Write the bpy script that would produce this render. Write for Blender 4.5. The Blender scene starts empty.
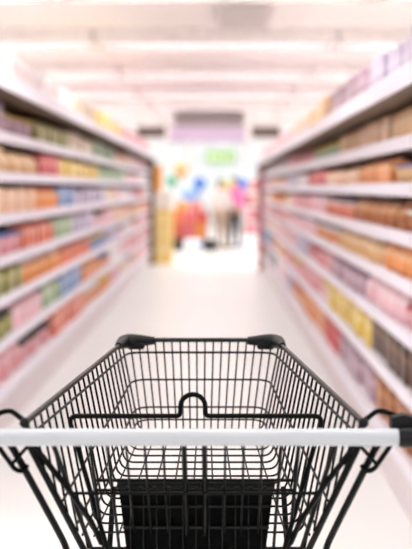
import bpy, bmesh, math, random
from mathutils import Vector, Matrix
random.seed(7)
S = bpy.context.scene
C = S.collection

# ------------------------------------------------------------------ camera
CAM_H = 1.42
cd = bpy.data.cameras.new('camera'); cam = bpy.data.objects.new('camera', cd); C.objects.link(cam)
cam.location = (0, 0, CAM_H); cam.rotation_euler = (math.pi/2, 0, 0)
cd.sensor_fit = 'AUTO'; cd.sensor_width = 36; cd.lens = 1100/549*36
cd.shift_x = (206-216)/549; cd.shift_y = (188-274.5)/549
cd.clip_end = 200
cd.dof.use_dof = True; cd.dof.focus_distance = 2.15; cd.dof.aperture_fstop = 2.9
S.camera = cam

# ------------------------------------------------------------------ world, exposure
w = bpy.data.worlds.new('world'); S.world = w; w.use_nodes = True
w.node_tree.nodes['Background'].inputs[0].default_value = (1.0, 1.0, 0.99, 1)
w.node_tree.nodes['Background'].inputs[1].default_value = 1.05
S.view_settings.view_transform = 'Standard'; S.view_settings.look = 'None'
S.view_settings.gamma = 1; S.view_settings.use_curve_mapping = False
S.view_settings.exposure = 0.06
LAMP = 9.0            # radiance of the ceiling luminaires

# ------------------------------------------------------------------ helpers
def lin(h):
    h = h.lstrip('#')
    v = [int(h[i:i+2], 16)/255 for i in (0, 2, 4)]
    return tuple(((c/12.92) if c <= .04045 else ((c+.055)/1.055)**2.4) for c in v) + (1,)

MATS = {}
def mat(name, hexc, rough=.5, metal=0, spec=.5, var=.06, scale=8, bump=0, coat=0):
    """procedural principled material with slight noise variation"""
    if name in MATS: return MATS[name]
    m = bpy.data.materials.new(name); m.use_nodes = True; nt = m.node_tree
    b = nt.nodes['Principled BSDF']
    b.inputs['Roughness'].default_value = rough; b.inputs['Metallic'].default_value = metal
    b.inputs['Specular IOR Level'].default_value = spec
    b.inputs['Coat Weight'].default_value = coat
    c = lin(hexc)
    tc = nt.nodes.new('ShaderNodeTexCoord'); n = nt.nodes.new('ShaderNodeTexNoise')
    n.inputs['Scale'].default_value = scale; n.inputs['Detail'].default_value = 3
    r = nt.nodes.new('ShaderNodeValToRGB')
    r.color_ramp.elements[0].position = .3; r.color_ramp.elements[1].position = .7
    r.color_ramp.elements[0].color = tuple(x*(1-var) for x in c[:3])+(1,)
    r.color_ramp.elements[1].color = tuple(min(1, x*(1+var)) for x in c[:3])+(1,)
    nt.links.new(tc.outputs['Object'], n.inputs['Vector'])
    nt.links.new(n.outputs['Fac'], r.inputs['Fac']); nt.links.new(r.outputs['Color'], b.inputs['Base Color'])
    if bump:
        bp = nt.nodes.new('ShaderNodeBump'); bp.inputs['Strength'].default_value = bump
        nt.links.new(n.outputs['Fac'], bp.inputs['Height']); nt.links.new(bp.outputs['Normal'], b.inputs['Normal'])
    MATS[name] = m; return m

def print_mat(name, hexc, accent):
    """printed packaging: ground colour with accent band and small print blotches, in object space"""
    key = 'print_'+name
    if key in MATS: return MATS[key]
    m = bpy.data.materials.new(key); m.use_nodes = True; nt = m.node_tree; L = nt.links
    b = nt.nodes['Principled BSDF']; b.inputs['Roughness'].default_value = .38
    tc = nt.nodes.new('ShaderNodeTexCoord'); sp = nt.nodes.new('ShaderNodeSeparateXYZ')
    L.new(tc.outputs['Generated'], sp.inputs[0])
    r = nt.nodes.new('ShaderNodeValToRGB'); r.color_ramp.interpolation = 'CONSTANT'
    base, acc = lin(hexc), lin(accent); acc = tuple(.55*p+.45*q for p, q in zip(base, acc))
    e = r.color_ramp.elements; e[0].position = 0; e[0].color = base
    e[1].position = .56; e[1].color = acc
    x = e.new(.76); x.color = base
    L.new(sp.outputs['Z'], r.inputs['Fac'])
    v = nt.nodes.new('ShaderNodeTexVoronoi'); v.inputs['Scale'].default_value = 22
    L.new(tc.outputs['Object'], v.inputs['Vector'])
    mx = nt.nodes.new('ShaderNodeMix'); mx.data_type = 'RGBA'
    mp = nt.nodes.new('ShaderNodeMath'); mp.operation = 'LESS_THAN'; mp.inputs[1].default_value = .28
    L.new(v.outputs['Distance'], mp.inputs[0])
    mm = nt.nodes.new('ShaderNodeMath'); mm.operation = 'MULTIPLY'; mm.inputs[1].default_value = .15
    L.new(mp.outputs[0], mm.inputs[0]); L.new(mm.outputs[0], mx.inputs['Factor'])
    L.new(r.outputs['Color'], mx.inputs['A']); mx.inputs['B'].default_value = acc
    L.new(mx.outputs['Result'], b.inputs['Base Color'])
    MATS[key] = m; return m

def emit_mat(name, col, strength):
    m = bpy.data.materials.new(name); m.use_nodes = True; nt = m.node_tree
    b = nt.nodes['Principled BSDF']; b.inputs['Base Color'].default_value = (.9, .9, .9, 1)
    b.inputs['Emission Color'].default_value = col; b.inputs['Emission Strength'].default_value = strength
    return m

def glass_mat():
    m = bpy.data.materials.new('window_glass'); m.use_nodes = True; nt = m.node_tree; nt.nodes.clear()
    o = nt.nodes.new('ShaderNodeOutputMaterial'); t = nt.nodes.new('ShaderNodeBsdfTransparent')
    g = nt.nodes.new('ShaderNodeBsdfGlossy'); g.inputs['Roughness'].default_value = .05
    mx = nt.nodes.new('ShaderNodeMixShader'); mx.inputs[0].default_value = .06
    t.inputs[0].default_value = (.97, .98, .98, 1)
    nt.links.new(t.outputs[0], mx.inputs[1]); nt.links.new(g.outputs[0], mx.inputs[2]); nt.links.new(mx.outputs[0], o.inputs[0])
    return m

class MB:
    """collects shapes, links them as one mesh object"""
    def __init__(s): s.v = []; s.f = []
    def box(s, x0, x1, y0, y1, z0, z1, bev=0):
        if bev:
            bm = bmesh.new(); bmesh.ops.create_cube(bm, size=1)
            bmesh.ops.scale(bm, vec=(x1-x0, y1-y0, z1-z0), verts=bm.verts)
            bmesh.ops.translate(bm, vec=((x0+x1)/2, (y0+y1)/2, (z0+z1)/2), verts=bm.verts)
            bmesh.ops.bevel(bm, geom=bm.edges[:], offset=bev, segments=2, affect='EDGES', profile=.5)
            return s.bm(bm)
        n = len(s.v)
        s.v += [(x, y, z) for z in (z0, z1) for y in (y0, y1) for x in (x0, x1)]
        s.f += [tuple(n+i for i in q) for q in ((0,2,3,1),(4,5,7,6),(0,1,5,4),(2,6,7,3),(0,4,6,2),(1,3,7,5))]
        return s
    def bm(s, bm):
        n = len(s.v); bm.verts.index_update()
        s.v += [tuple(v.co) for v in bm.verts]; s.f += [tuple(n+v.index for v in f.verts) for f in bm.faces]
        bm.free(); return s
    def tube(s, pts, r, k=8, squash=1.0, closed=False):
        pts = [Vector(p) for p in pts]; n0 = len(s.v); m = len(pts)
        rs = r if isinstance(r, (list, tuple)) else [r]*m
        t = []
        for i in range(m):
            if closed: d = pts[(i+1) % m]-pts[i-1]
            else: d = pts[min(i+1, m-1)]-pts[max(i-1, 0)]
            t.append(d.normalized())
        ref = Vector((0, 0, 1)) if abs(t[0].z) < .9 else Vector((1, 0, 0))
        u = (ref - t[0]*ref.dot(t[0])).normalized()
        for i in range(m):
            u = (u - t[i]*u.dot(t[i])).normalized(); w_ = t[i].cross(u)
            for j in range(k):
                a = 2*math.pi*j/k
                s.v.append(tuple(pts[i]+u*math.cos(a)*rs[i]*squash+w_*math.sin(a)*rs[i]))
        for i in range(m if closed else m-1):
            a = n0+i*k; b = n0+((i+1) % m)*k
            for j in range(k): s.f.append((a+j, a+(j+1) % k, b+(j+1) % k, b+j))
        if not closed:
            s.f.append(tuple(n0+j for j in range(k))[::-1]); s.f.append(tuple(n0+(m-1)*k+j for j in range(k)))
        return s
    def lathe(s, prof, k=12, cx=0, cy=0, z0=0, sx=1, sy=1):
        n0 = len(s.v); m = len(prof)
        for r, z in prof:
            for j in range(k):
                a = 2*math.pi*(j+.5)/k; s.v.append((cx+r*sx*math.cos(a), cy+r*sy*math.sin(a), z0+z))
        for i in range(m-1):
            a = n0+i*k; b = a+k
            for j in range(k): s.f.append((a+j, a+(j+1) % k, b+(j+1) % k, b+j))
        s.f.append(tuple(n0+j for j in range(k))[::-1]); s.f.append(tuple(n0+(m-1)*k+j for j in range(k)))
        return s
    def ball(s, c, rx, ry=None, rz=None, k=12, h=8):
        ry = ry or rx; rz = rz or rx
        pr = [(max(.02, math.sin(math.pi*i/h)), -math.cos(math.pi*i/h)) for i in range(h+1)]
        n0 = len(s.v); s.lathe(pr, k)
        for i in range(n0, len(s.v)):
            x, y, z = s.v[i]; s.v[i] = (c[0]+x*rx, c[1]+y*ry, c[2]+z*rz)
        return s
    def mesh(s, name, smooth=False):
        me = bpy.data.meshes.new(name); me.from_pydata(s.v, [], s.f); me.update()
        if smooth:
            me.polygons.foreach_set('use_smooth', [True]*len(me.polygons))
            try: me.set_sharp_from_angle(angle=math.radians(50))
            except Exception: pass
        return me
    def build(s, name, m, parent=None, smooth=False, loc=None):
        o = bpy.data.objects.new(name, s.mesh(name, smooth)); C.objects.link(o)
        if m: o.data.materials.append(m)
        if parent: o.parent = parent
        if loc: o.location = loc
        return o

def tag(o, label=None, cat=None, group=None, kind=None):
    if label: o['label'] = label
    if cat: o['category'] = cat
    if group: o['group'] = group
    if kind: o['kind'] = kind
    return o
def empty(name, loc, rz=0):
    o = bpy.data.objects.new(name, None); C.objects.link(o); o.location = loc; o.rotation_euler = (0, 0, rz)
    o.empty_display_size = .1; return o
def copy_tree(o, parent=None):
    c = o.copy(); C.objects.link(c); c.parent = parent
    for ch in list(o.children): copy_tree(ch, c)
    return c
def fillet(pts, r, n=5):
    """rounds the inner corners of a polyline"""
    pts = [Vector(p) for p in pts]; out = [pts[0]]
    for i in range(1, len(pts)-1):
        a = pts[i-1]-pts[i]; b = pts[i+1]-pts[i]
        rr = min(r, a.length*.49, b.length*.49); p0 = pts[i]+a.normalized()*rr; p2 = pts[i]+b.normalized()*rr
        for k in range(n+1):
            t = k/n; out.append(p0*(1-t)**2+pts[i]*2*t*(1-t)+p2*t*t)
    out.append(pts[-1]); return out
ORD = ['first', 'second', 'third', 'fourth', 'fifth', 'sixth', 'seventh', 'eighth', 'ninth', 'tenth', 'eleventh', 'twelfth', 'thirteenth']

# ------------------------------------------------------------------ the setting
CEIL = 3.1
M_floor = mat('floor_polished', '#f1efed', rough=.32, var=.015, scale=.6)
M_ceil = mat('ceiling_paint', '#f8eeed', rough=.8, var=.02, scale=.5)
tag(MB().box(-9, 9, -4, 36, -.1, 0).build('floor', M_floor), kind='structure')
tag(MB().box(-9, 9, -4, 36, CEIL, CEIL+.12).build('ceiling', M_ceil), kind='structure')
tag(MB().box(-40, 40, 36, 90, -.16, -.06).build('pavement_outside', mat('pavement', '#e6e2de', rough=.9, scale=2)), kind='structure')

# glazed shop front at the far end
M_frame = mat('white_aluminium', '#efeaea', rough=.4)
M_glass = glass_mat()
wf = MB()
wf.box(-9, -4.6, 35.4, 35.6, 0, CEIL); wf.box(4.6, 9, 35.4, 35.6, 0, CEIL)
tag(wf.build('wall_back', mat('wall_paint', '#f6eeec', rough=.8)), kind='structure')
win = empty('window_1', (0, 35.5, 0)); tag(win, kind='structure')
for k in range(5):
    x0 = -4.6+k*1.84
    MB().box(x0, x0+1.84, -.03, .03, .06, .09).box(x0, x0+1.84, -.04, .04, CEIL-.2, CEIL-.002).box(x0, x0+.06, -.03, .03, .09, CEIL-.2).box(x0+1.78, x0+1.84, -.03, .03, .09, CEIL-.2).build('window_frame', M_frame, win)
    MB().box(x0+.06, x0+1.78, -.005, .005, .09, CEIL-.2).build('pane', M_glass, win)
MB().box(-4.6, 4.6, -.05, .05, .0005, .06).build('window_sill', M_frame, win)

# ceiling luminaires: long fittings with deep side baffles, the lamp sits up inside them
M_diff = emit_mat('lamp_diffuser', (.97, 1.0, .985, 1), LAMP)
M_house = mat('lamp_housing', '#f6eceb', rough=.7)
M_liner = mat('lamp_liner', '#8c8080', rough=.7)
proto = None
for r in range(12):
    for xx in (-5.12, -2.56, 0, 2.56, 5.12):
        if proto is None:
            proto = o = empty('ceiling_light', (0, 0, 0))
            h = MB().box(-1.27, 1.27, -.30, -.28, -.16, -.001).box(-1.27, 1.27, .28, .30, -.16, -.001).box(-1.27, -1.25, -.28, .28, -.16, -.001).box(1.25, 1.27, -.28, .28, -.16, -.001)
            h = h.build('housing', M_house, proto)
            MB().box(-1.2495, -1.245, -.2745, .2745, -.155, -.02).box(1.245, 1.2495, -.2745, .2745, -.155, -.02).box(-1.249, 1.249, -.2795, -.275, -.155, -.02).box(-1.249, 1.249, .275, .2795, -.155, -.02).build('liner', M_liner, h)
            MB().box(-1.244, 1.244, -.274, .274, -.018, -.002).build('lamp', M_diff, proto)
            tag(o, 'long shallow light fitting with deep baffles fixed under the ceiling', 'ceiling light', 'light fittings on the ceiling')
        else: o = copy_tree(proto)
        o.location = (xx, -.6+r*3.1, CEIL)

# ------------------------------------------------------------------ shelving rows
XL, XR = -1.21, .80                       # shelf fronts
LEV_L = [.28, .54, .79, 1.02, 1.26, 1.50, 1.73, 1.99]
LEV_R = [.28, .55, .80, 1.02, 1.22, 1.43, 1.63, 1.84]
BAY = 1.32; DEPTH = .46
M_shelf = mat('shelf_enamel', '#efe6ea', rough=.45, var=.02)
M_rail = mat('price_rail', '#f0eaf5', rough=.3, var=.02)
M_back = mat('shelf_back_panel', '#b9a6a0', rough=.6)
M_up = mat('shelf_upright', '#7b6a66', rough=.45)
M_kick = mat('kick_plate', '#e3d6d8', rough=.4)
M_dark = mat('end_post_brown', '#5a4a44', rough=.5)

def bay(side, levels):
    """one shelving bay, origin at shelf front on the floor; s = +1 builds towards +x"""
    s = 1 if side == 'R' else -1
    def bx(mb, a, b, *r): mb.box(min(s*a, s*b), max(s*a, s*b), *r); return mb
    t = empty('shelving_bay', (0, 0, 0))
    bx(MB(), DEPTH, DEPTH+.03, 0, BAY, .02, levels[-1]+.02).build('back_panel', M_back, t)
    for y0 in (.002, BAY-.042):
        bx(MB(), DEPTH-.05, DEPTH-.001, y0, y0+.04, .0, levels[-1]-.03).build('upright', M_up, t)
    k = MB(); bx(k, .03, .05, 0, BAY, .0, levels[0]-.05); k.build('kick_plate', M_kick, t)
    for i, z in enumerate(levels):
        front = -.14 if i == len(levels)-1 else (0 if i else -.02)
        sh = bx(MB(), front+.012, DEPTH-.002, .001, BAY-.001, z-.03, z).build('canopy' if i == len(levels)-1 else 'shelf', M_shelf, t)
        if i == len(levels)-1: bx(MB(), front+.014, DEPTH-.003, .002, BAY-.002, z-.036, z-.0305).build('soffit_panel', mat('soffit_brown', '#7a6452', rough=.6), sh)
        hgt = .075 if i == len(levels)-1 else .058
        bx(MB(), front, front+.0115, .003, BAY-.003, z-hgt+.012, z+.014).build('price_rail', M_rail, sh)
        if 0 < i:
            for y0 in (.05, BAY-.06):
                m_ = MB(); n = 0
                x0, x1 = s*(DEPTH-.052), s*.12
                m_.v = [(x0, y0, z-.031), (x1, y0, z-.031), (x0, y0, z-.1), (x0, y0+.01, z-.031), (x1, y0+.01, z-.031), (x0, y0+.01, z-.1)]
                m_.f = [(0, 1, 2), (3, 5, 4), (0, 3, 4, 1), (1, 4, 5, 2), (2, 5, 3, 0)]
                m_.build('bracket', M_up, sh)
    return t

ROWNAME = {'L': 'row ending at the yellow stand', 'R': 'row opposite the yellow stand'}
Y0 = {'L': 4.45, 'R': 3.25}
NB = 12
for side, X, lev in (('L', XL, LEV_L), ('R', XR, LEV_R)):
    pb = None
    for i in range(NB):
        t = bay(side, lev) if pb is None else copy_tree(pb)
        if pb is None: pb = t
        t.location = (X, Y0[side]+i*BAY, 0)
        tag(t, 'pale metal shelving bay, %s from the store front end, %s' % (ORD[NB-1-i], ROWNAME[side]), 'shelving')
YE = {k: Y0[k]+NB*BAY for k in Y0}
# dark end panels closing the rows towards the front hall
for side, X in (('L', XL), ('R', XR)):
    s = 1 if side == 'R' else -1
    t = empty('end_panel', (X, YE[side], 0))
    H = 2.0 if side == 'L' else 1.86
    a, b = sorted((0, s*(DEPTH+.03)))
    MB().box(a, b, .001, .03, .0, H).build('board', mat('end_board', '#a8908c', rough=.5), t)
    a, b = sorted((s*.0, -s*.075))
    MB().box(a, b, .001, .09, .0, H, bev=.006).build('post', M_dark if side == 'L' else mat('end_post_red', '#b86a70', rough=.5), t)
    tag(t, 'dark brown end panel of the shelving row beside the yellow stand' if side == 'L' else 'reddish end panel of the shelving row opposite the yellow stand', 'end panel')

# ------------------------------------------------------------------ goods
PAL = {  # name: (ground, accent)
 'cream': ('#f3e6d2', '#e8b98a'), 'peach': ('#f2c6a4', '#fbeadb'), 'orange': ('#e8955a', '#f8d8a8'),
 'tan': ('#dcae7c', '#f4e2c4'), 'brown': ('#a5643a', '#dca468'), 'yellow': ('#f0cf6a', '#fff0c0'),
 'rose': ('#e8a0a6', '#fbe3e4'), 'red': ('#d4555a', '#f6c8b8'), 'coral': ('#e98268', '#fbd9c4'),
 'lilac': ('#cabed4', '#efe8f6'), 'blue': ('#7f9cc8', '#dbe6f4'), 'navy': ('#525a88', '#b8c0dc'),
 'green': ('#a4bd98', '#e8f0da'), 'olive': ('#97924e', '#dcd6a0'), 'white': ('#f4eeee', '#f0c8cc'),
 'mauve': ('#b493a4', '#e8d4dc'), 'grey': ('#a8a2aa', '#e2dee4'), 'pink': ('#f2c4cc', '#fdeef0'), 'dark brown': ('#54382c', '#a07a5c'),
}
def cap_mat(n): return mat('cap_'+n, {'w': '#f2eeee', 'r': '#c8484c', 'k': '#3a3434', 'y': '#e8c050', 'b': '#5a7cb8'}[n], rough=.35)

def shape_box(w, h, d):
    return MB().box(-w/2, w/2, -d/2, d/2, 0, h, bev=.004)
def shape_pouch(w, h, d):
    m = MB(); rows = [(0, .92, .75), (.06, .97, .95), (.3, 1, 1.0), (.6, .99, .9), (.82, .96, .55), (.93, .97, .12), (1, .97, .06)]
    k = 10; n0 = 0
    for z, a, b in rows:
        for j in range(k):
            t = 2*math.pi*(j+.5)/k; c, s_ = math.cos(t), math.sin(t)
            m.v.append((math.copysign(abs(c)**.45, c)*w/2*a, math.copysign(abs(s_)**.7, s_)*d/2*b, z*h))
    for i in range(len(rows)-1):
        for j in range(k): m.f.append((i*k+j, i*k+(j+1) % k, (i+1)*k+(j+1) % k, (i+1)*k+j))
    m.f.append(tuple(range(k))[::-1]); m.f.append(tuple((len(rows)-1)*k+j for j in range(k)))
    return m
def shape_bottle(w, h, d):
    r = w/2; return MB().lathe([(r*.9, 0), (r, .02*h), (r, .58*h), (r*.86, .68*h), (r*.42, .82*h), (r*.38, .9*h)], 10)
def shape_jar(w, h, d):
    r = w/2; return MB().lathe([(r*.92, 0), (r, .04*h), (r, .74*h), (r*.84, .84*h)], 12)
def shape_can(w, h, d):
    r = w/2; return MB().lathe([(r*.95, 0), (r, .02*h), (r, .05*h), (r*.97, .07*h), (r*.97, .93*h), (r, .95*h), (r, .985*h), (r*.93, h), (r*.9, .975*h)], 12)
def shape_tub(w, h, d):
    m = MB(); r = w/2; return m.lathe([(r*.8, 0), (r*.83, .02*h), (r*.97, .86*h)], 12)
def shape_carton(w, h, d):
    m = MB(); a = w/2; b = d/2; hz = .78*h
    m.v = [(-a, -b, 0), (a, -b, 0), (a, b, 0), (-a, b, 0), (-a, -b, hz), (a, -b, hz), (a, b, hz), (-a, b, hz),
           (-a, -.004, .93*h), (a, -.004, .93*h), (a, .004, .93*h), (-a, .004, .93*h), (-a, -.004, h), (a, -.004, h), (a, .004, h), (-a, .004, h)]
    m.f = [(3, 2, 1, 0), (0, 1, 5, 4), (1, 2, 6, 5), (2, 3, 7, 6), (3, 0, 4, 7), (4, 5, 9, 8), (6, 7, 11, 10), (5, 6, 10, 9), (7, 4, 8, 11),
           (8, 9, 13, 12), (9, 10, 14, 13), (10, 11, 15, 14), (11, 8, 12, 15), (12, 13, 14, 15)]
    return m
def shape_multi(w, h, d):
    m = MB(); n = 3
    m.box(-w/2, w/2, -d/2, d/2, 0, h*.9, bev=.018)
    for i in range(n):
        for j in range(2):
            m.lathe([(w/n*.36, 0), (w/n*.36, h*.08), (w/n*.3, h*.1)], 8, -w/2+w/n*(i+.5), -d/4+d/2*j, h*.89)
    return m
KINDS = {  # name: (shape, phrase, category, width along shelf, height factor, depth, cap)
 'food_box': (shape_box, 'cardboard food box', 'box', .17, .86, .24, None),
 'snack_pouch': (shape_pouch, 'plump snack pouch', 'pouch', .18, .84, .10, None),
 'sauce_bottle': (shape_bottle, 'narrow-necked sauce bottle', 'bottle', .095, .88, .095, 'bottle_cap'),
 'food_jar': (shape_jar, 'round food jar with lid', 'jar', .12, .70, .12, 'lid'),
 'tin_can': (shape_can, 'ribbed-rim tin can', 'can', .12, .72, .12, None),
 'plastic_tub': (shape_tub, 'tapered plastic tub with lid', 'tub', .16, .66, .16, 'lid'),
 'drink_carton': (shape_carton, 'gable-top drink carton', 'carton', .12, .88, .12, None),
 'multipack': (shape_multi, 'shrink-wrapped multipack', 'multipack', .26, .78, .22, None),
 'storage_carton': (shape_box, 'large closed overstock carton', 'box', .34, .84, .34, None),
}
MESH = {}
def product(kind, colour, clear, capc):
    """prototype meshes are shared by all alike pieces"""
    key = (kind, colour, round(clear, 3), capc)
    if key not in MESH:
        shp, _, _, w_, hf, d, cap = KINDS[kind]; h = clear*hf
        me = shp(w_, h, d).mesh(kind, kind not in ('drink_carton',)); me.materials.append(print_mat(colour, *PAL[colour]))
        cm = None
        if cap:
            r = w_/2; c = MB()
            if kind == 'sauce_bottle': c.lathe([(r*.44, .88*h), (r*.44, .985*h), (r*.36, h)], 8)
            elif kind == 'food_jar': c.lathe([(r*.95, .83*h), (r*.97, .85*h), (r*.97, .97*h), (r*.9, h)], 12)
            else: c.lathe([(r*1.0, .86*h), (r*1.02, .88*h), (r*1.02, .97*h), (r*.94, h)], 12)
            cm = c.mesh(cap, True); cm.materials.append(cap_mat(capc))
        MESH[key] = (me, cm)
    return MESH[key]
LABELS = {}
def place(kind, colour, side, i, y, x_in, z, clear, capc):
    me, cm = product(kind, colour, clear, capc)
    o = bpy.data.objects.new(kind, me); C.objects.link(o)
    s = 1 if side == 'R' else -1; X = XR if side == 'R' else XL
    d = KINDS[kind][5]
    o.location = (X+s*(x_in+d/2), y, z+.0008); o.rotation_euler = (0, 0, (-math.pi/2 if side == 'R' else math.pi/2)+random.uniform(-.03, .03))
    lev = 'top of' if i == 7 else ORD[i]+' shelf up of'
    lab = '%s %s, %s %s' % (colour, KINDS[kind][1], lev, ROWNAME[side])
    tag(o, lab, KINDS[kind][2], lab.replace(', ', ' items on '))
    if cm:
        c = bpy.data.objects.new(KINDS[kind][6], cm); C.objects.link(c); c.parent = o
    return o

LEAN = {  # what the photograph shows, tier by tier, running from the near end to the far end
 'L': [['rose', 'red', 'coral', 'orange', 'pink'], ['olive', 'pink', 'green', 'blue', 'orange', 'rose'], ['olive', 'orange', 'coral', 'blue', 'lilac', 'pink'],
       ['rose', 'coral', 'green', 'lilac', 'pink', 'peach'], ['peach', 'orange', 'blue', 'lilac', 'cream', 'white'], ['tan', 'orange', 'red', 'yellow', 'green', 'white'],
       ['mauve', 'grey', 'olive', 'cream', 'green', 'pink'], ['white', 'white', 'pink', 'cream', 'red', 'yellow', 'rose']],
 'R': [['brown', 'mauve', 'red', 'orange', 'grey'], ['dark brown', 'olive', 'yellow', 'pink', 'rose', 'blue'], ['rose', 'pink', 'mauve', 'rose', 'lilac', 'pink'],
       ['orange', 'tan', 'orange', 'pink', 'rose'], ['brown', 'orange', 'coral', 'pink', 'rose', 'orange'], ['tan', 'orange', 'peach', 'red', 'white', 'pink'],
       ['tan', 'peach', 'tan', 'green', 'orange', 'rose', 'white'], ['lilac', 'mauve', 'orange', 'tan', 'cream', 'pink']]}
PREF = ['food_box', 'snack_pouch', 'sauce_bottle', 'food_jar', 'tin_can', 'plastic_tub', 'drink_carton', 'multipack']
for side, lev in (('L', LEV_L), ('R', LEV_R)):
    cols = LEAN[side]; f0 = .10 if side == 'L' else .06
    for i, z in enumerate(lev):
        clear = (lev[i+1]-.045-z) if i < 7 else .27
        y = Y0[side]+.06; end = YE[side]-.06; seq = cols[i]; n = 0; last = None
        L_ = end-y
        while y < end-.2:
            f = max(0, ((y-Y0[side])/L_-f0)/(1-f0))
            # colours follow the photo order, which is stretched by perspective towards the near end
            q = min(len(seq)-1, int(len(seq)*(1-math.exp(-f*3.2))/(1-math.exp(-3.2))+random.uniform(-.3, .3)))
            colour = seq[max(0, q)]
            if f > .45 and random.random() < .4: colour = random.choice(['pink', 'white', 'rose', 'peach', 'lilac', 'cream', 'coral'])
            if i == 7: kind = 'storage_carton'
            else:
                kind = random.choice([k for k in PREF if k != last])
                if kind in ('sauce_bottle', 'tin_can', 'food_jar', 'drink_carton') and random.random() < .45: kind = 'food_box'
            last = kind
            w_ = KINDS[kind][3]; run = random.uniform(.8, 1.9) if i < 7 else random.uniform(1.0, 2.4)
            capc = random.choice('wrkyb'); sc = random.uniform(.9, 1.0)
            nn = max(2, int(run/(w_+.012)))
            cl = round(clear*sc, 2)
            for k in range(nn):
                if y+w_ > end-.02: break
                jog = random.uniform(.015, .05) if i < 7 else random.uniform(-.03, .02)
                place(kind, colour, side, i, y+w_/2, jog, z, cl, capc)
                y += w_+random.uniform(.014, .024)
            y += random.uniform(.01, .08)

# ------------------------------------------------------------------ things under the ceiling
vent = empty('ceiling_vent', (.27, 10.45, CEIL))
MB().box(-.22, .22, -.70, .70, -.06, -.001).build('vent_box', mat('vent_grey', '#c9bdba', rough=.5), vent)
fr = MB().box(-.25, .25, -.73, -.69, -.075, -.06).box(-.25, .25, .69, .73, -.075, -.06).box(-.25, -.21, -.69, .69, -.075, -.06).box(.21, .25, -.69, .69, -.075, -.06)
fr.build('vent_frame', mat('vent_frame', '#d6cac7', rough=.4), vent)
for k in range(11):
    y = -.6+k*.12
    MB().box(-.21, .21, y-.035, y+.035, -.072, -.061).build('slat', MATS['vent_frame'], vent)
tag(vent, 'long grey ventilation grille fixed to the ceiling above the aisle', 'vent')

ac = empty('air_conditioner', (-.14, 22.1, CEIL))
MB().box(-.70, .70, -.2, .35, -.46, -.002, bev=.02).build('housing', mat('ac_grey', '#b3a2a2', rough=.5), ac)
for k in range(4): MB().box(-.64, .64, -.212, -.2005, -.42+k*.09, -.37+k*.09).build('louvre', mat('ac_louvre', '#a39294', rough=.5), ac)
tag(ac, 'wide grey box-shaped air conditioner hanging under the ceiling', 'air conditioner')

sg = empty('hanging_sign', (-.17, 21.8, 2.32))
MB().box(-.76, .76, -.03, .03, 0, .30, bev=.006).build('board', mat('sign_mauve', '#ac94aa', rough=.5), sg)
for x in (-.72, .72): MB().tube([(x, 0, .3), (x, 0, CEIL-2.32-.002)], .008, 6).build('rod', M_up, sg)
tag(sg, 'plain mauve signboard hung across the aisle below the air conditioner', 'sign')
for x, nm in ((-1.26, 'dark brown hanging board over the end of the shelving row by the yellow stand'), (.97, 'dark brown hanging board over the end of the row opposite the yellow stand')):
    hb = empty('hanging_board', (x, 21.4, 2.40))
    MB().box(-.28, .28, -.025, .025, 0, .22, bev=.006).build('board', mat('board_brown', '#4d3b33', rough=.5), hb)
    for q in (-.22, .22): MB().tube([(q, 0, .22), (q, 0, CEIL-2.40-.002)], .006, 6).build('rod', M_up, hb)
    tag(hb, nm, 'sign')

gs = empty('green_sign', (.12, 27.5, 2.05))
MB().box(-.36, .36, -.03, .03, 0, .30, bev=.008).build('board', mat('sign_green', '#69a83c', rough=.5), gs)
for x in (-.3, .3): MB().tube([(x, 0, .3), (x, 0, CEIL-2.05-.002)], .006, 6).build('rod', M_up, gs)
for k, (a, b) in enumerate(((-.3, -.18), (-.13, -.02), (.03, .14), (.19, .3))):
    MB().box(a, b, -.037, -.031, .07, .22).build('panel', mat('sign_pale', '#e4f2cc', rough=.5), gs)
tag(gs, 'light green sign hanging from the ceiling of the front hall', 'sign')

# ------------------------------------------------------------------ yellow display stand at the row's end
ys = empty('display_stand', (-.99, 20.75, 0))
M_y = mat('stand_yellow', '#f2cf78', rough=.5); M_o = mat('stand_orange', '#eda84e', rough=.5)
MB().box(-.18, .18, -.17, .17, 0, 1.02, bev=.012).build('body', M_y, ys)
MB().box(-.17, .17, -.13, .17, 1.02, 1.36, bev=.008).build('tray', mat('stand_white', '#f8f1e6', rough=.5), ys)
MB().box(-.19, -.03, .10, .17, 1.36, 1.86, bev=.008).build('header', M_o, ys)
for z in (.18, .46, .74): MB().box(-.165, .165, -.182, -.171, z, z+.22).build('panel', mat('stand_pale', '#f6dc9a', rough=.5), ys)
tag(ys, 'tall yellow display stand with orange header at the shelving row end', 'display stand')

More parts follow.
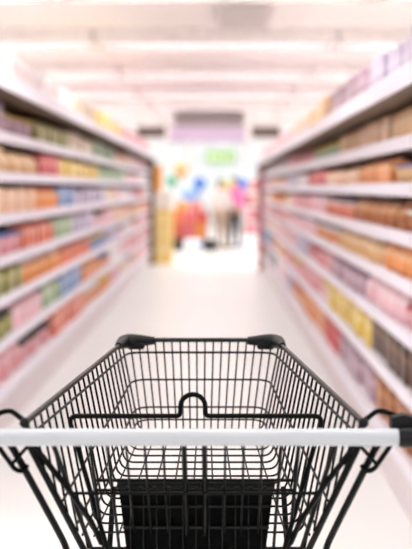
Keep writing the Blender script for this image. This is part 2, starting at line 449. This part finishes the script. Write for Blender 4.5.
# ------------------------------------------------------------------ front hall: red stall, rack, balloons, people
st = empty('sales_table', (-.62, 25.4, 0))
M_red = mat('stall_red', '#a83c38', rough=.6); M_blk = mat('stall_black', '#231d1c', rough=.5)
MB().box(-.42, .42, -.28, .28, .26, .62, bev=.01).build('cabinet', M_red, st)
MB().box(-.46, .46, -.32, .32, .62, .66, bev=.008).build('table_top', mat('stall_orange', '#e2864e', rough=.5), st)
for x in (-.36, .36):
    for y in (-.22, .22): MB().box(x-.05, x+.05, y-.05, y+.05, 0, .26).build('leg', M_blk, st)
for k, c_ in enumerate(('#c85c44', '#c8646c', '#d0803c')):
    MB().box(-.40+k*.27, -.15+k*.27, -.292, -.2805, .29, .59, bev=.003).build('front_panel', mat('stall_front_'+'abc'[k], c_, rough=.6), st)
tag(st, 'red cabinet sales table on black legs in the front hall', 'table')
for k, (x, zc, colr, nm) in enumerate(((-.30, .661, '#d06a40', 'orange'), (0, .661, '#cc5c68', 'rose pink'), (.30, .661, '#b83c3c', 'red'), (-.16, .882, '#d98a34', 'amber'), (.16, .882, '#d4766c', 'salmon'))):
    cr = empty('goods_crate', (-.62+x, 25.35, zc))
    MB().box(-.14, .14, -.2, .2, 0, .02).build('base', mat('crate_'+nm, colr, rough=.6), cr)
    for a in ((-.14, .14, -.2, -.18), (-.14, .14, .18, .2), (-.14, -.12, -.18, .18), (.12, .14, -.18, .18)):
        MB().box(a[0], a[1], a[2], a[3], .02, .21).build('side_board', MATS['crate_'+nm], cr)
    tag(cr, '%s goods crate stacked on the red sales table' % nm, 'crate')
for k, (x, y, c_, nm) in enumerate(((-.86, 24.8, '#1f1a1c', 'beside the red sales table, away from the people'), (-.12, 24.75, '#1c1718', 'on the floor between the red sales table and the person in white'))):
    bg = empty('black_basket', (x, y, 0))
    MB().lathe([(.11, .0), (.125, .01), (.16, .26), (.17, .27), (.15, .265), (.115, .03)], 12, sy=.8).build('basket_body', M_blk, bg, True)
    MB().tube([(.16*math.cos(a), 0, .26+.14*math.sin(a)) for a in [math.pi*i/8 for i in range(9)]], .009, 6).build('carry_handle', M_blk, bg, True)
    tag(bg, 'black carrying basket '+nm, 'basket')

rk = empty('display_rack', (1.12, 30.5, 0))
M_rk = mat('rack_rose', '#cf8a8e', rough=.5)
for x in (-.3, .3):
    for y in (-.16, .16): MB().tube([(x, y, 0), (x, y, 1.62)], .014, 6).build('post', M_rk, rk)
for z in (.16, .56, .96, 1.36): MB().box(-.32, .32, -.18, .18, z-.02, z).build('shelf', M_rk, rk)
tag(rk, 'rose-coloured metal display rack with goods near the shop front', 'rack')
RC = [('#d8737c', 'dusky red'), ('#eaa3ac', 'pale rose'), ('#c95b66', 'crimson'), ('#efbfae', 'apricot')]
for j, z in enumerate((.16, .56, .96, 1.36)):
    for k in range(3):
        hx, nm = RC[(j+k) % 4]
        b = shape_box(.17, .28, .22).build('gift_box', mat('gift_'+nm, hx, rough=.5), None, False, (1.12-.2+k*.2, 30.48, z+.0008))
        tag(b, '%s gift box on the %s shelf of the rose display rack' % (nm, ['lowest', 'second', 'third', 'top'][j]), 'box')

def balloon(x, y, z, r, hexc, nm, anchor):
    m = mat('balloon_'+nm.replace(' ', '_'), hexc, rough=.3)
    b = empty('balloon', (x, y, 0))
    prof = [(.015, -1.25), (.22, -1.05), (.62, -.65), (.9, -.2), (1, .2), (.92, .6), (.62, .9), (.05, 1.0)]
    MB().lathe([(p[0]*r, p[1]*r) for p in prof], 14).build('balloon_skin', m, b, True, (0, 0, z))
    MB().lathe([(r*.08, 0), (r*.015, r*.1)], 8).build('knot', m, b, True, (0, 0, z-1.34*r))
    MB().tube([(0, 0, z-1.33*r), (.02, 0, z*.6), (0, 0, .09)], .006, 5).build('string', M_up, b)
    MB().lathe([(.07, 0), (.08, .02), (.08, .07), (.05, .09)], 10).build('weight', m, b, True)
    tag(b, '%s balloon on a string behind %s' % (nm, anchor), 'balloon')
balloon(-.40, 26.6, 1.52, .17, '#4f86dc', 'sky blue', 'the red sales table')
balloon(-.62, 27.2, 1.25, .24, '#a4c2f2', 'pale blue', 'the red sales table')
balloon(.22, 27.0, 1.42, .17, '#b8c03a', 'yellow green', 'the two people')
balloon(.62, 27.3, 1.50, .19, '#5d80d4', 'cornflower blue', 'the person in pink')
balloon(-1.05, 26.2, 1.58, .14, '#5fae88', 'sea green', 'the yellow stand')
balloon(-.88, 27.8, 1.86, .20, '#d8a468', 'sand coloured', 'the yellow stand')

def skin(name, verts, edges, m, parent=None, sub=2, root=0):
    me = bpy.data.meshes.new(name); me.from_pydata([v[0] for v in verts], edges, []); me.update()
    o = bpy.data.objects.new(name, me); C.objects.link(o); me.materials.append(m)
    if parent: o.parent = parent
    md = o.modifiers.new('skin', 'SKIN'); md.use_smooth_shade = True
    for i, v in enumerate(verts):
        sv = me.skin_vertices[0].data[i]; r = v[1] if isinstance(v[1], tuple) else (v[1], v[1]); sv.radius = r
        sv.use_root = (i == root)
    sb = o.modifiers.new('sub', 'SUBSURF'); sb.levels = sub; sb.render_levels = sub
    return o

def person(x, y, rz, height, skinc, hairc, topc, legc, shoec, label, reach=0.0):
    k = height/1.65
    ms = mat('skin_'+label[:14], skinc, rough=.5); mt = mat('top_'+label[:14], topc, rough=.8); ml = mat('legs_'+label[:14], legc, rough=.8)
    V = []; E = []
    def add(p, r, prev=None):
        V.append((tuple(q*k for q in p), tuple(q*k for q in r) if isinstance(r, tuple) else r*k))
        if prev is not None: E.append((prev, len(V)-1))
        return len(V)-1
    pel = add((0, 0, .90), (.13, .10)); wa = add((0, 0, 1.05), (.115, .085), pel); ch = add((0, 0, 1.25), (.14, .095), wa)
    nb = add((0, .01, 1.38), (.07, .06), ch); nk = add((0, 0, 1.44), .047, nb)
    hb = add((0, -.015, 1.49), (.06, .075), nk); hm = add((0, -.012, 1.55), (.07, .088), hb); ht = add((0, 0, 1.615), (.06, .075), hm)
    arms = {}
    for s in (-1, 1):
        sh = add((s*.165, 0, 1.34), .052, nb)
        bend = reach if s > 0 else .04
        el = add((s*.21, -.02-bend*.3, 1.08), .04, sh); wr = add((s*.215, -.08-bend, .88+bend*.5), .027, el)
        pm = add((s*.215, -.10-bend*1.1, .815+bend*.5), (.034, .02), wr)
        arms[s] = (sh, el, wr)
        for q in range(4):
            f1 = add((s*.215, -.10-bend*1.1-.028+q*.018, .765+bend*.5-(.006 if q in (1, 2) else 0)), .009, pm)
            add((s*.208, -.115-bend*1.1-.028+q*.018, .72+bend*.5-(.01 if q in (1, 2) else 0)), .008, f1)
        t1 = add((s*.195, -.14-bend*1.1, .81+bend*.5), .011, pm); add((s*.19, -.155-bend*1.1, .775+bend*.5), .009, t1)
        hp = add((s*.09, 0, .84), .085, pel); kn = add((s*.095, -.01, .48), .055, hp); an = add((s*.1, .02, .085), .036, kn)
        hl = add((s*.1, .03, .04), .035, an); add((s*.105, -.13, .03), (.036, .026), hl)
    o = skin('person', V, E, ms, None, 2); o.location = (x, y, .012); o.rotation_euler = (0, 0, rz)
    def sub(ids, grow, name, m):
        mp = {a: i for i, a in enumerate(ids)}
        vv = [(V[a][0], tuple(q+grow for q in (V[a][1] if isinstance(V[a][1], tuple) else (V[a][1],)*2))) for a in ids]
        ee = [(mp[a], mp[b]) for a, b in E if a in mp and b in mp]
        return skin(name, vv, ee, m, o, 2)
    sub([pel, wa, ch, nb]+[a for s in (-1, 1) for a in arms[s][:3]], .02, 'shirt', mt)
    idx = {}
    legs = [pel]
    for a, b in E:
        if a == pel and b != wa: legs.append(b)
    for a, b in list(E):
        if a in legs[1:]: idx[b] = 1
    kn = list(idx); an = [b for a, b in E if a in kn]
    sub(legs+kn+an, .017, 'trousers', ml)
    for s in (-1, 1):
        MB().box((s*.103-.05)*k, (s*.103+.05)*k, -.19*k, .085*k, -.011, .075*k, bev=.02).build('shoe', mat('shoe_'+label[:14], shoec, rough=.5), o, True)
    mh = mat('hair_'+label[:14], hairc, rough=.6)
    MB().ball((0, .022*k, 1.585*k), .088*k, .098*k, .085*k).ball((0, .07*k, 1.48*k), .075*k, .04*k, .12*k).build('hair', mh, o, True)
    md = mat('eye_dark', '#2a2020', rough=.4)
    for s in (-1, 1):
        MB().ball((s*.03*k, -.092*k, 1.555*k), .011*k, .008*k, .008*k, 8, 6).build('eye', md, o, True)
        MB().ball((s*.075*k, .0, 1.545*k), .012*k, .02*k, .03*k, 8, 6).build('ear', ms, o, True)
    MB().ball((0, -.10*k, 1.53*k), .012*k, .02*k, .02*k, 8, 6).build('nose', ms, o, True)
    MB().ball((0, -.088*k, 1.495*k), .024*k, .008*k, .007*k, 8, 6).build('mouth', mat('lips', '#b06058', rough=.4), o, True)
    tag(o, label, 'person'); return o
person(.12, 25.6, .5, 1.60, '#d9a98c', '#3a2a26', '#d9ccc6', '#b39a88', '#806a60', 'person in white top and beige trousers, standing beside the red sales table', .16)
person(.44, 25.9, -.35, 1.66, '#dcae94', '#40302c', '#e27cb4', '#2a2428', '#2a2426', 'person in pink top and black trousers, standing in the front hall', .1)

# ------------------------------------------------------------------ the shopping trolley
XC = -.035
tr = empty('shopping_trolley', (XC, 0, 0))
tag(tr, 'black wire shopping trolley with a white push handle', 'shopping trolley')
M_w = mat('black_wire', '#060606', rough=.35, var=.1, spec=.06)
M_p = mat('black_plastic', '#08080a', rough=.42, spec=.18, var=.1, scale=30)
M_pan = mat('seat_panel_plastic', '#060606', rough=.6, spec=.03, var=.15, scale=40)
M_h = mat('white_handle', '#abaeb3', rough=.35, var=.01)
rimh = lambda d: .27-.12*(d-1.75)
rimz = lambda d: 1.046+.027*(d-1.75)
sideh = lambda d, z: rimh(d)-.2*(rimz(d)-z)
zbot = lambda d: .865-.13*(2.5-d)
DF = 2.55
dfront = lambda z: DF-.05*(1.061-z)/.196
dgate = lambda z: 1.76+.14*(1.0056-z)/.163
def wire(pts, r, name='wire', k=7, m=None, parent=None): return MB().tube(pts, r, k).build(name, m or M_w, parent or tr, True)

# rim
rr = .0052
P = [(-rimh(1.752), 1.752, rimz(1.752)), (-rimh(DF), DF, rimz(DF)), (rimh(DF), DF, rimz(DF)), (rimh(1.752), 1.752, rimz(1.752))]
wire(fillet(P, .03, 6), rr, 'rim', 10, mat('rim_gloss', '#070708', rough=.22, spec=.28))
for s in (-1, 1):
    # plastic corner buffers at the front
    pts = fillet([(s*(rimh(2.47)+.001), 2.47, rimz(2.47)), (s*(rimh(DF)+.002), DF+.003, rimz(DF)-.002), (s*.108, DF+.003, rimz(DF)-.002)], .03, 6)
    n = len(pts); rs = [.008]+[.0135 + .003*math.sin(math.pi*i/(n-1)) for i in range(1, n-1)]+[.009]
    c = MB().tube(pts, rs, 10, 1.0).build('corner_buffer', M_p, tr, True)
    MB().box(s*.15-.02, s*.15+.02, DF-.012, DF+.012, rimz(DF)-.021, rimz(DF)-.004, bev=.005).build('buffer_tab', M_p, c, True)

# hoops: down one side, across the bottom, up the other
d = 2.505; RH = .0021
dlist = []
while d > 1.80: dlist.append(d); d -= .037
for d in dlist:
    zb = zbot(d)
    dg = dgate(zb)
    hb = sideh(d, zb)
    if d > 1.955:
        P = [(-rimh(d), d, rimz(d)), (-hb, d, zb), (hb, d, zb), (rimh(d), d, rimz(d))]
        wire(fillet(P, .02, 5), RH, 'hoop_wire', 6)
    else:
        # behind the sloping gate line the side wires stop at the rear side post
        z = 1.0056-(d-1.76)*.163/.14-.004
        for s in (-1, 1): wire([(s*rimh(d), d, rimz(d)), (s*sideh(d, z), d, z)], RH, 'side_wire', 6)
# front wall wires bend into the bottom
RF = .00185
for i in range(18):
    u = (i-8.5)/9
    top = (u*rimh(DF), DF, rimz(DF)); zb = zbot(2.5)
    bot = (u*sideh(2.5, zb), 2.5, zb+.002)
    dend = 1.96 if i % 2 == 0 else 2.44
    end = (u*sideh(dend, zbot(dend)), dend, zbot(dend)+.0042)
    wire(fillet([top, bot, end], .03, 5), RF, 'front_wire', 6)
# U wires round the basket
def uwire(zf, slope, r, dr=None):
    z = lambda d: zf-slope*(DF-d)
    df = dfront(zf)
    dr_ = dr or 1.77
    for _ in range(20):
        if not dr: dr_ = dgate(z(dr_))
    rear = (sideh(dr_, z(dr_))-.002, dr_, z(dr_))
    P = [(-rear[0], rear[1], rear[2]), (-sideh(df, zf)+.002, df-.003, zf), (sideh(df, zf)-.002, df-.003, zf), rear]
    wire(fillet(P, .035, 6), r, 'horizontal_wire', 6)
uwire(1.040, .02, .0026, 1.78)
uwire(.980, .127, .0023)
uwire(.920, .13, .0021)
uwire(.893, .13, .0021)

# handle
hz = 1.028; hy = 1.73
MB().tube([(-.321, hy, hz), (.321, hy, hz)], .0136, 20).build('handle_grip', M_h, tr, True)
for s in (-1, 1):
    b = MB().tube([(s*.3215, hy, hz), (s*.328, hy, hz), (s*.375, hy, hz), (s*.385, hy, hz)], [.0142, .0158, .0158, .012], 16).build('handle_end', M_p, tr, True)
    m_ = MB(); x0, x1 = s*.318, s*.372
    m_.v = [(x0-s*.006, hy+.004, hz+.011), (x1, hy+.004, hz+.011), (x1, hy+.004, hz+.024), (x0+s*.014, hy+.004, hz+.034), (x0-s*.006, hy+.004, hz+.03)]
    m_.v += [(a, y+.022, z) for a, y, z in m_.v]
    m_.f = [(0, 1, 2, 3, 4), (9, 8, 7, 6, 5)]+[(i, i+5, (i+1) % 5+5, (i+1) % 5) for i in range(5)]
    m_.build('handle_lug', M_p, b)
    # wire arm rising from the rim corner to the lug
    P = [(s*.266, 1.757, 1.044), (s*.292, 1.765, 1.062), (s*.302, 1.762, 1.063), (s*.345, 1.748, 1.049)]
    wire(fillet(P, .012, 4), .0044, 'handle_arm')
    MB().ball((s*rimh(1.752), 1.752, rimz(1.752)), .0085).build('rim_joint', M_p, tr, True)
    # rear side post (edge of the basket) and outer frame tube
    wire([(s*.268, 1.752, 1.045), (s*.262, 1.76, 1.0056), (s*.218, 1.90, .843), (s*.198, 1.965, .768)], .0058, 'rear_post', 9)
    P = [(s*.304, 1.745, 1.032), (s*.291, 1.76, 1.0056), (s*.246, 1.90, .843), (s*.225, 1.965, .765), (s*.225, 1.93, .5), (s*.235, 1.80, .17)]
    P = fillet(P, .05, 6)
    wire(P, [.006+.005*min(1, max(0, (.78-p.z)/.1)) for p in P], 'frame_tube', 9)
    # hooked loop next to the frame tube
    P = [(s*.318, 1.745, 1.022), (s*.311, 1.755, 1.0056), (s*.290, 1.776, .966), (s*.279, 1.782, .960), (s*.272, 1.79, .969)]
    wire(fillet(P, .012, 4), .0042, 'hook_loop')
    wire([(s*.262, 1.757, 1.012), (s*.295, 1.772, .9735)], .0032, 'cross_wire')
    # seat brace
    wire([(s*.262, 1.765, 1.012), (s*.215, 1.83, .925), (s*.180, 1.89, .848), (s*.165, 1.92, .80)], .005, 'seat_brace')

# rear gate
gt = lambda z: 1.768+.14*(1.0056-z)/.163
gb = .775
wire(fillet([(-.188, gt(gb), gb), (-.228, gt(1.02), 1.02), (.228, gt(1.02), 1.02), (.188, gt(gb), gb)], .02, 4), .0042, 'gate_frame')
wire([(-.205, gt(.907)-.004, .907), (.205, gt(.907)-.004, .907)], .0028, 'gate_bar')
wire([(-.188, gt(gb), gb), (.188, gt(gb), gb)], .004, 'gate_bar')
for x, r in ((.0165, .0046), (.05, .0022), (.08, .0022), (.11, .0022), (.14, .003), (.168, .0034)):
    for s in (-1, 1): wire([(s*x, gt(1.02)+.002, 1.02), (s*x*.985, gt(gb)+.002, gb)], r, 'gate_wire', 7)

# child seat: thick back frame with the raised grip, and the black panel below it
sy = 1.90; sz = 1.026
bc = -.005; br = .0215
Pf = fillet([(-.150, sy+.01, .78), (-.220, sy, sz), (bc-br, sy, sz), (bc-br, sy, sz+.016)], .016, 6)
Pf += [Vector((bc-br*math.cos(math.pi*i/10), sy, sz+.017+br*.95*math.sin(math.pi*i/10))) for i in range(1, 10)]
Pf += fillet([(bc+br, sy, sz+.016), (bc+br, sy, sz), (.220, sy, sz), (.150, sy+.01, .78)], .016, 6)
wire(Pf, .0045, 'seat_back_frame', 9)
wire([(-.178, sy+.012, .912), (.178, sy+.012, .912)], .003, 'seat_back_bar')
wire([(-.172, sy+.012, .895), (.172, sy+.012, .895)], .0024, 'seat_back_bar')
m_ = MB()
py = sy+.026
m_.v = [(-.136, py, .898), (.136, py, .898), (.122, py+.012, .775), (-.122, py+.012, .775)]
m_.v += [(x, y+.01, z) for x, y, z in m_.v]
m_.f = [(0, 1, 2, 3), (7, 6, 5, 4), (0, 4, 5, 1), (1, 5, 6, 2), (2, 6, 7, 3), (3, 7, 4, 0)]
pan = m_.build('seat_panel', M_pan, tr)
MB().tube([(-.138, py+.003, .900), (.138, py+.003, .900)], .0075, 10).build('panel_roll', M_p, pan, True)
for i in range(11):
    x = -.12+i*.024
    MB().box(x-.0035, x+.0035, py-.009, py-.001, .886, .899, bev=.0015).build('hinge_knuckle', M_p, pan)
    MB().box(x*.96-.001, x*.96+.001, py-.001, py+.014, .78, .884).build('rib', M_p, pan)
for z in (.862, .825): MB().box(-.128, .128, py-.0005, py+.006, z-.002, z+.002).build('rib', M_p, pan)

# undercarriage with castors
P = [(-.235, 1.80, .17), (-.19, 2.52, .20), (.19, 2.52, .20), (.235, 1.80, .17)]
wire(fillet(P, .05, 6), .011, 'base_frame', 10)
wire([(-.233, 1.82, .172), (.233, 1.82, .172)], .009, 'base_bar', 8)
for s in (-1, 1): wire([(s*.2, 2.3, .19), (s*.185, 2.16, .55), (s*sideh(2.2, zbot(2.2)), 2.2, zbot(2.2)-.003)], .0055, 'support_tube', 8)
for x, y in ((-.235, 1.80), (.235, 1.80), (-.185, 2.49), (.185, 2.49)):
    f = MB().box(x-.022, x-.017, y-.025, y+.025, .05, .15).box(x+.017, x+.022, y-.025, y+.025, .05, .15).box(x-.022, x+.022, y-.025, y+.025, .15, .158).build('castor_fork', M_p, tr)
    whl = MB().lathe([(.05, -.014), (.06, -.010), (.06, .010), (.05, .014)], 20)
    whl.v = [(x+c_, y+a, .0605+b) for a, b, c_ in whl.v]
    whl.build('castor_wheel', mat('castor_rubber', '#2c2c2e', rough=.6), f, True)
